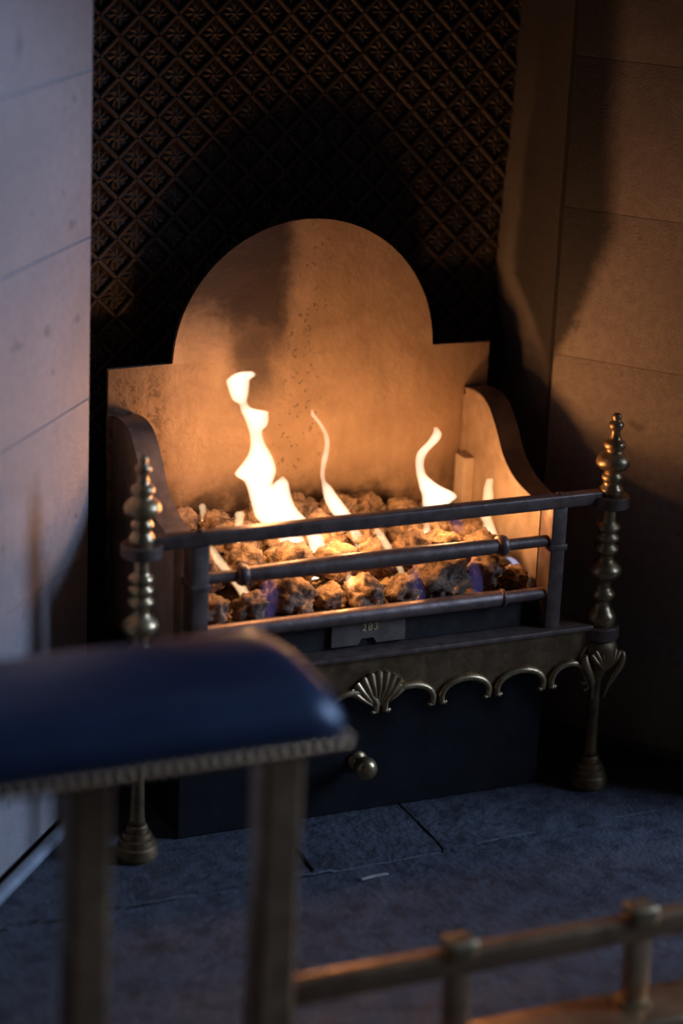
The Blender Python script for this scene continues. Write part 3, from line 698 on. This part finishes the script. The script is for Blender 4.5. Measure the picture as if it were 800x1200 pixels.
F10 = [(-0.0241, 0.3060, 0.0010), (-0.0241, 0.2999, 0.0044), (-0.0232, 0.2924, 0.0044), (-0.0224, 0.2834, 0.0034), (-0.0222, 0.2715, 0.0019)]
flame('flame', 'tallest white flame with a crooked head left of centre', F1, 0.115, extra=[(F1b, 0.100)],
      lamps=[(-0.118, 0.092, 0.430, 0.55, 0.014), (-0.088, 0.078, 0.375, 0.35, 0.014)])
flame('flame', 'thin wavy flame rising in the middle of the fire', F2, 0.125, lamps=[(-0.004, 0.090, 0.352, 0.42, 0.011)])
flame('flame', 'curling white flame right of centre with hooked tip', F3, 0.135, lamps=[(0.130, 0.095, 0.362, 0.50, 0.014)])
flame('flame', 'short upright flame at right side against the wing', F4, 0.115, core='thin')
flame('flame', 'slanting flame curving behind the left end of the middle bar', F5, 0.050, core='thin', halo=0.001)
flame('flame', 'tiny droplet flame at far left above the coals', F6, 0.118, core='thin', halo=0.0006)
flame('flame', 'small stubby flame below the tallest flame above the top bar', F7, 0.100, core='thin', halo=0.0006)
flame('flame', 'small slanting flame right of centre between top and middle bars', F8, 0.060, core='thin', halo=0.0008)
flame('flame', 'pale blue flame arching at the right end of the lower bar', F9, 0.060, core='white_blue', halo=0.002)
flame('flame', 'small pointed flame in the centre below the middle bar', F10, 0.045, core='thin', halo=0.0008, lamps=[(-0.023, 0.040, 0.303, 0.07, 0.006)])
def blue(label, rows, y):
    o = obj('blue_flame', flame_mesh(rows, y, 0, 0.8), 'blue', None, 'all'); tag(o, label, 'flame', 'flames over the coals')
blue('faint blue flame at left behind the middle bar', [(-0.132, 0.318, 0.003), (-0.130, 0.305, 0.010), (-0.132, 0.290, 0.013), (-0.132, 0.272, 0.010), (-0.132, 0.262, 0.006)], 0.035)
blue('faint blue flame left of the large bark-ridged coal', [(0.056, 0.312, 0.003), (0.054, 0.298, 0.008), (0.056, 0.284, 0.012), (0.060, 0.270, 0.010), (0.062, 0.260, 0.005)], 0.030)
blue('faint blue flame between the bark-ridged and the nut-like coal', [(0.133, 0.312, 0.003), (0.135, 0.300, 0.007), (0.138, 0.285, 0.009), (0.141, 0.270, 0.008), (0.142, 0.262, 0.004)], 0.032)
blue('faint violet flame below the hooked flame', [(0.150, 0.345, 0.003), (0.150, 0.335, 0.008), (0.152, 0.325, 0.010), (0.154, 0.315, 0.006)], 0.110)

# ------------------------------------------------------------------ club fender in the foreground
cf = thing('club_fender', 'club fender with padded dark navy leather seat and low brass rail in the foreground', 'fender', (-0.3, -0.57, 0))
SX1 = -0.349
pad = B(); xs = [-0.95, -0.8, -0.65, -0.5, -0.45] ; R_ = 0.040
for k in range(0, 11): xs.append(SX1 - R_ + R_ * math.sin(math.pi / 2 * k / 10))
sec = []
yn, yf_, zb, zt = -0.662, -0.478, 0.434, 0.487
prof = [(yn + 0.004, zb), (yn - 0.002, zb + 0.010), (yn - 0.003, zb + 0.020), (yn + 0.002, zb + 0.032), (yn + 0.013, zb + 0.043), (yn + 0.032, zb + 0.050), (yn + 0.060, zt), (yn + 0.092, zt + 0.002), (yf_ - 0.060, zt), (yf_ - 0.032, zb + 0.050), (yf_ - 0.013, zb + 0.043), (yf_ - 0.002, zb + 0.032), (yf_ + 0.003, zb + 0.020), (yf_ + 0.002, zb + 0.010), (yf_ - 0.004, zb)]
prof = spline(prof, 2); yc_ = (yn + yf_) / 2; rings = []
for x in xs:
    t = max(0.0, (x - (SX1 - R_)) / R_); f = math.sqrt(max(0.0, 1 - t * t))
    rings.append([pad.verts.new((x - 0.0, yc_ + (y - yc_) * (1 - 0.16 * (1 - f)), zb + (z - zb) * (0.42 + 0.58 * f))) for y, z in prof])
for a, b in zip(rings, rings[1:]):
    for k in range(len(prof) - 1): pad.faces.new((a[k], a[k + 1], b[k + 1], b[k]))
    pad.faces.new((a[-1], a[0], b[0], b[-1]))
pad.faces.new(rings[0]); pad.faces.new(rings[-1])
seat = obj('seat', pad, 'leather', cf, 'all')
frame = obj('seat_frame', box(B(), -0.95, SX1 - 0.004, yn + 0.004, yf_ - 0.004, 0.424, 0.4345, 0.002), 'braid', cf)
obj('braid', box(B(), -0.95, SX1 + 0.0005, yn - 0.0035, yf_ + 0.0035, 0.4300, 0.4400, 0.002), 'braid', seat)
nh = B(); bmesh.ops.create_uvsphere(nh, u_segments=8, v_segments=5, radius=0.0042)
nme = bpy.data.meshes.new('nailhead'); nh.to_mesh(nme); nh.free(); nme.materials.append(M['fender_brass'])
def nail(x, y):
    o = bpy.data.objects.new('nailhead', nme); C.objects.link(o); o.parent = seat; o.location = Vector((x, y, 0.4350)) - Vector(cf.location)
    o['org'] = list(cf['org'])
k = 0
while SX1 - 0.006 - k * 0.0105 > -0.78: nail(SX1 - 0.006 - k * 0.0105, yn - 0.0035); k += 1
k = 0
while yn + 0.006 + k * 0.0105 < yf_: nail(SX1 + 0.0005, yn + 0.006 + k * 0.0105); k += 1
for x in (-0.3755, -0.5555, -0.735):
    bm = B(); hw = 0.0185
    pr = [(0.424, hw + 0.004), (0.415, hw + 0.001), (0.30, hw), (0.16, hw - 0.0005), (0.10, hw + 0.0015), (0.052, hw + 0.002)]
    rg = []
    for z, r in pr:
        c8 = [(-r, -r + 0.004), (-r + 0.004, -r), (r - 0.004, -r), (r, -r + 0.004), (r, r - 0.004), (r - 0.004, r), (-r + 0.004, r), (-r, r - 0.004)]
        rg.append([bm.verts.new((x + a, -0.570 + b, z)) for a, b in c8])
    for p, q in zip(rg, rg[1:]):
        for i in range(8): bm.faces.new((p[i], p[(i + 1) % 8], q[(i + 1) % 8], q[i]))
    bm.faces.new(rg[0]); bm.faces.new(rg[-1])
    obj('leg', bm, 'fender_brass', cf)
RY = -0.565
tr = obj('top_rail', box(B(), -0.357, 1.30, RY - 0.010, RY + 0.010, 0.126, 0.152, 0.004, 3), 'fender_brass', cf, True)
for x in (-0.176, 0.026, 0.228, 0.430, 0.632):
    p = obj('rail_post', box(B(), x - 0.0115, x + 0.0115, RY - 0.009, RY + 0.009, 0.052, 0.128, 0.002), 'fender_brass', cf, True)
    obj('cap', box(B(), x - 0.016, x + 0.016, RY - 0.014, RY + 0.014, 0.1435, 0.1640, 0.005, 3), 'brass', p, True)
    obj('post_foot', box(B(), x - 0.016, x + 0.016, RY - 0.013, RY + 0.013, 0.050, 0.0575, 0.002), 'brass', p, True)
obj('base', box(B(), -0.95, 1.30, RY - 0.042, RY + 0.030, -0.001, 0.052, 0.006, 3), 'fender_brass', cf, True)

# ------------------------------------------------------------------ small things on the hearth
nrmL = Vector((LD.y * -1, LD.x)) * -1
pts = []
for s, o_ in ((-0.01, 0.016), (0.05, 0.014), (0.12, 0.014), (0.20, 0.015), (0.30, 0.016), (0.345, 0.018)):
    p = LC + LD * s - nrmL * -1 * 0 + Vector((-LD.y, LD.x)) * (o_)
    pts.append((p.x, p.y, 0.0092))
gp = obj('gas_pipe', tube(B(), spline(pts, 4), 0.0085, 12), 'pipe', None, 'all'); tag(gp, 'thin pale gas pipe running along the foot of the left cheek', 'pipe')
def chip(pts, label, m='wood'):
    bm = B(); prism(bm, pts, 'z', 0.0002, 0.0022, 0.0004, 1); o = obj('wood_splinter', bm, m); tag(o, label, 'splinter')
chip([(-0.0771, -0.1420), (-0.0590, -0.1388), (-0.0420, -0.1400), (-0.0430, -0.1372), (-0.0600, -0.1362), (-0.0765, -0.1398)], 'pale wood splinter lying on the hearth before the ash box')
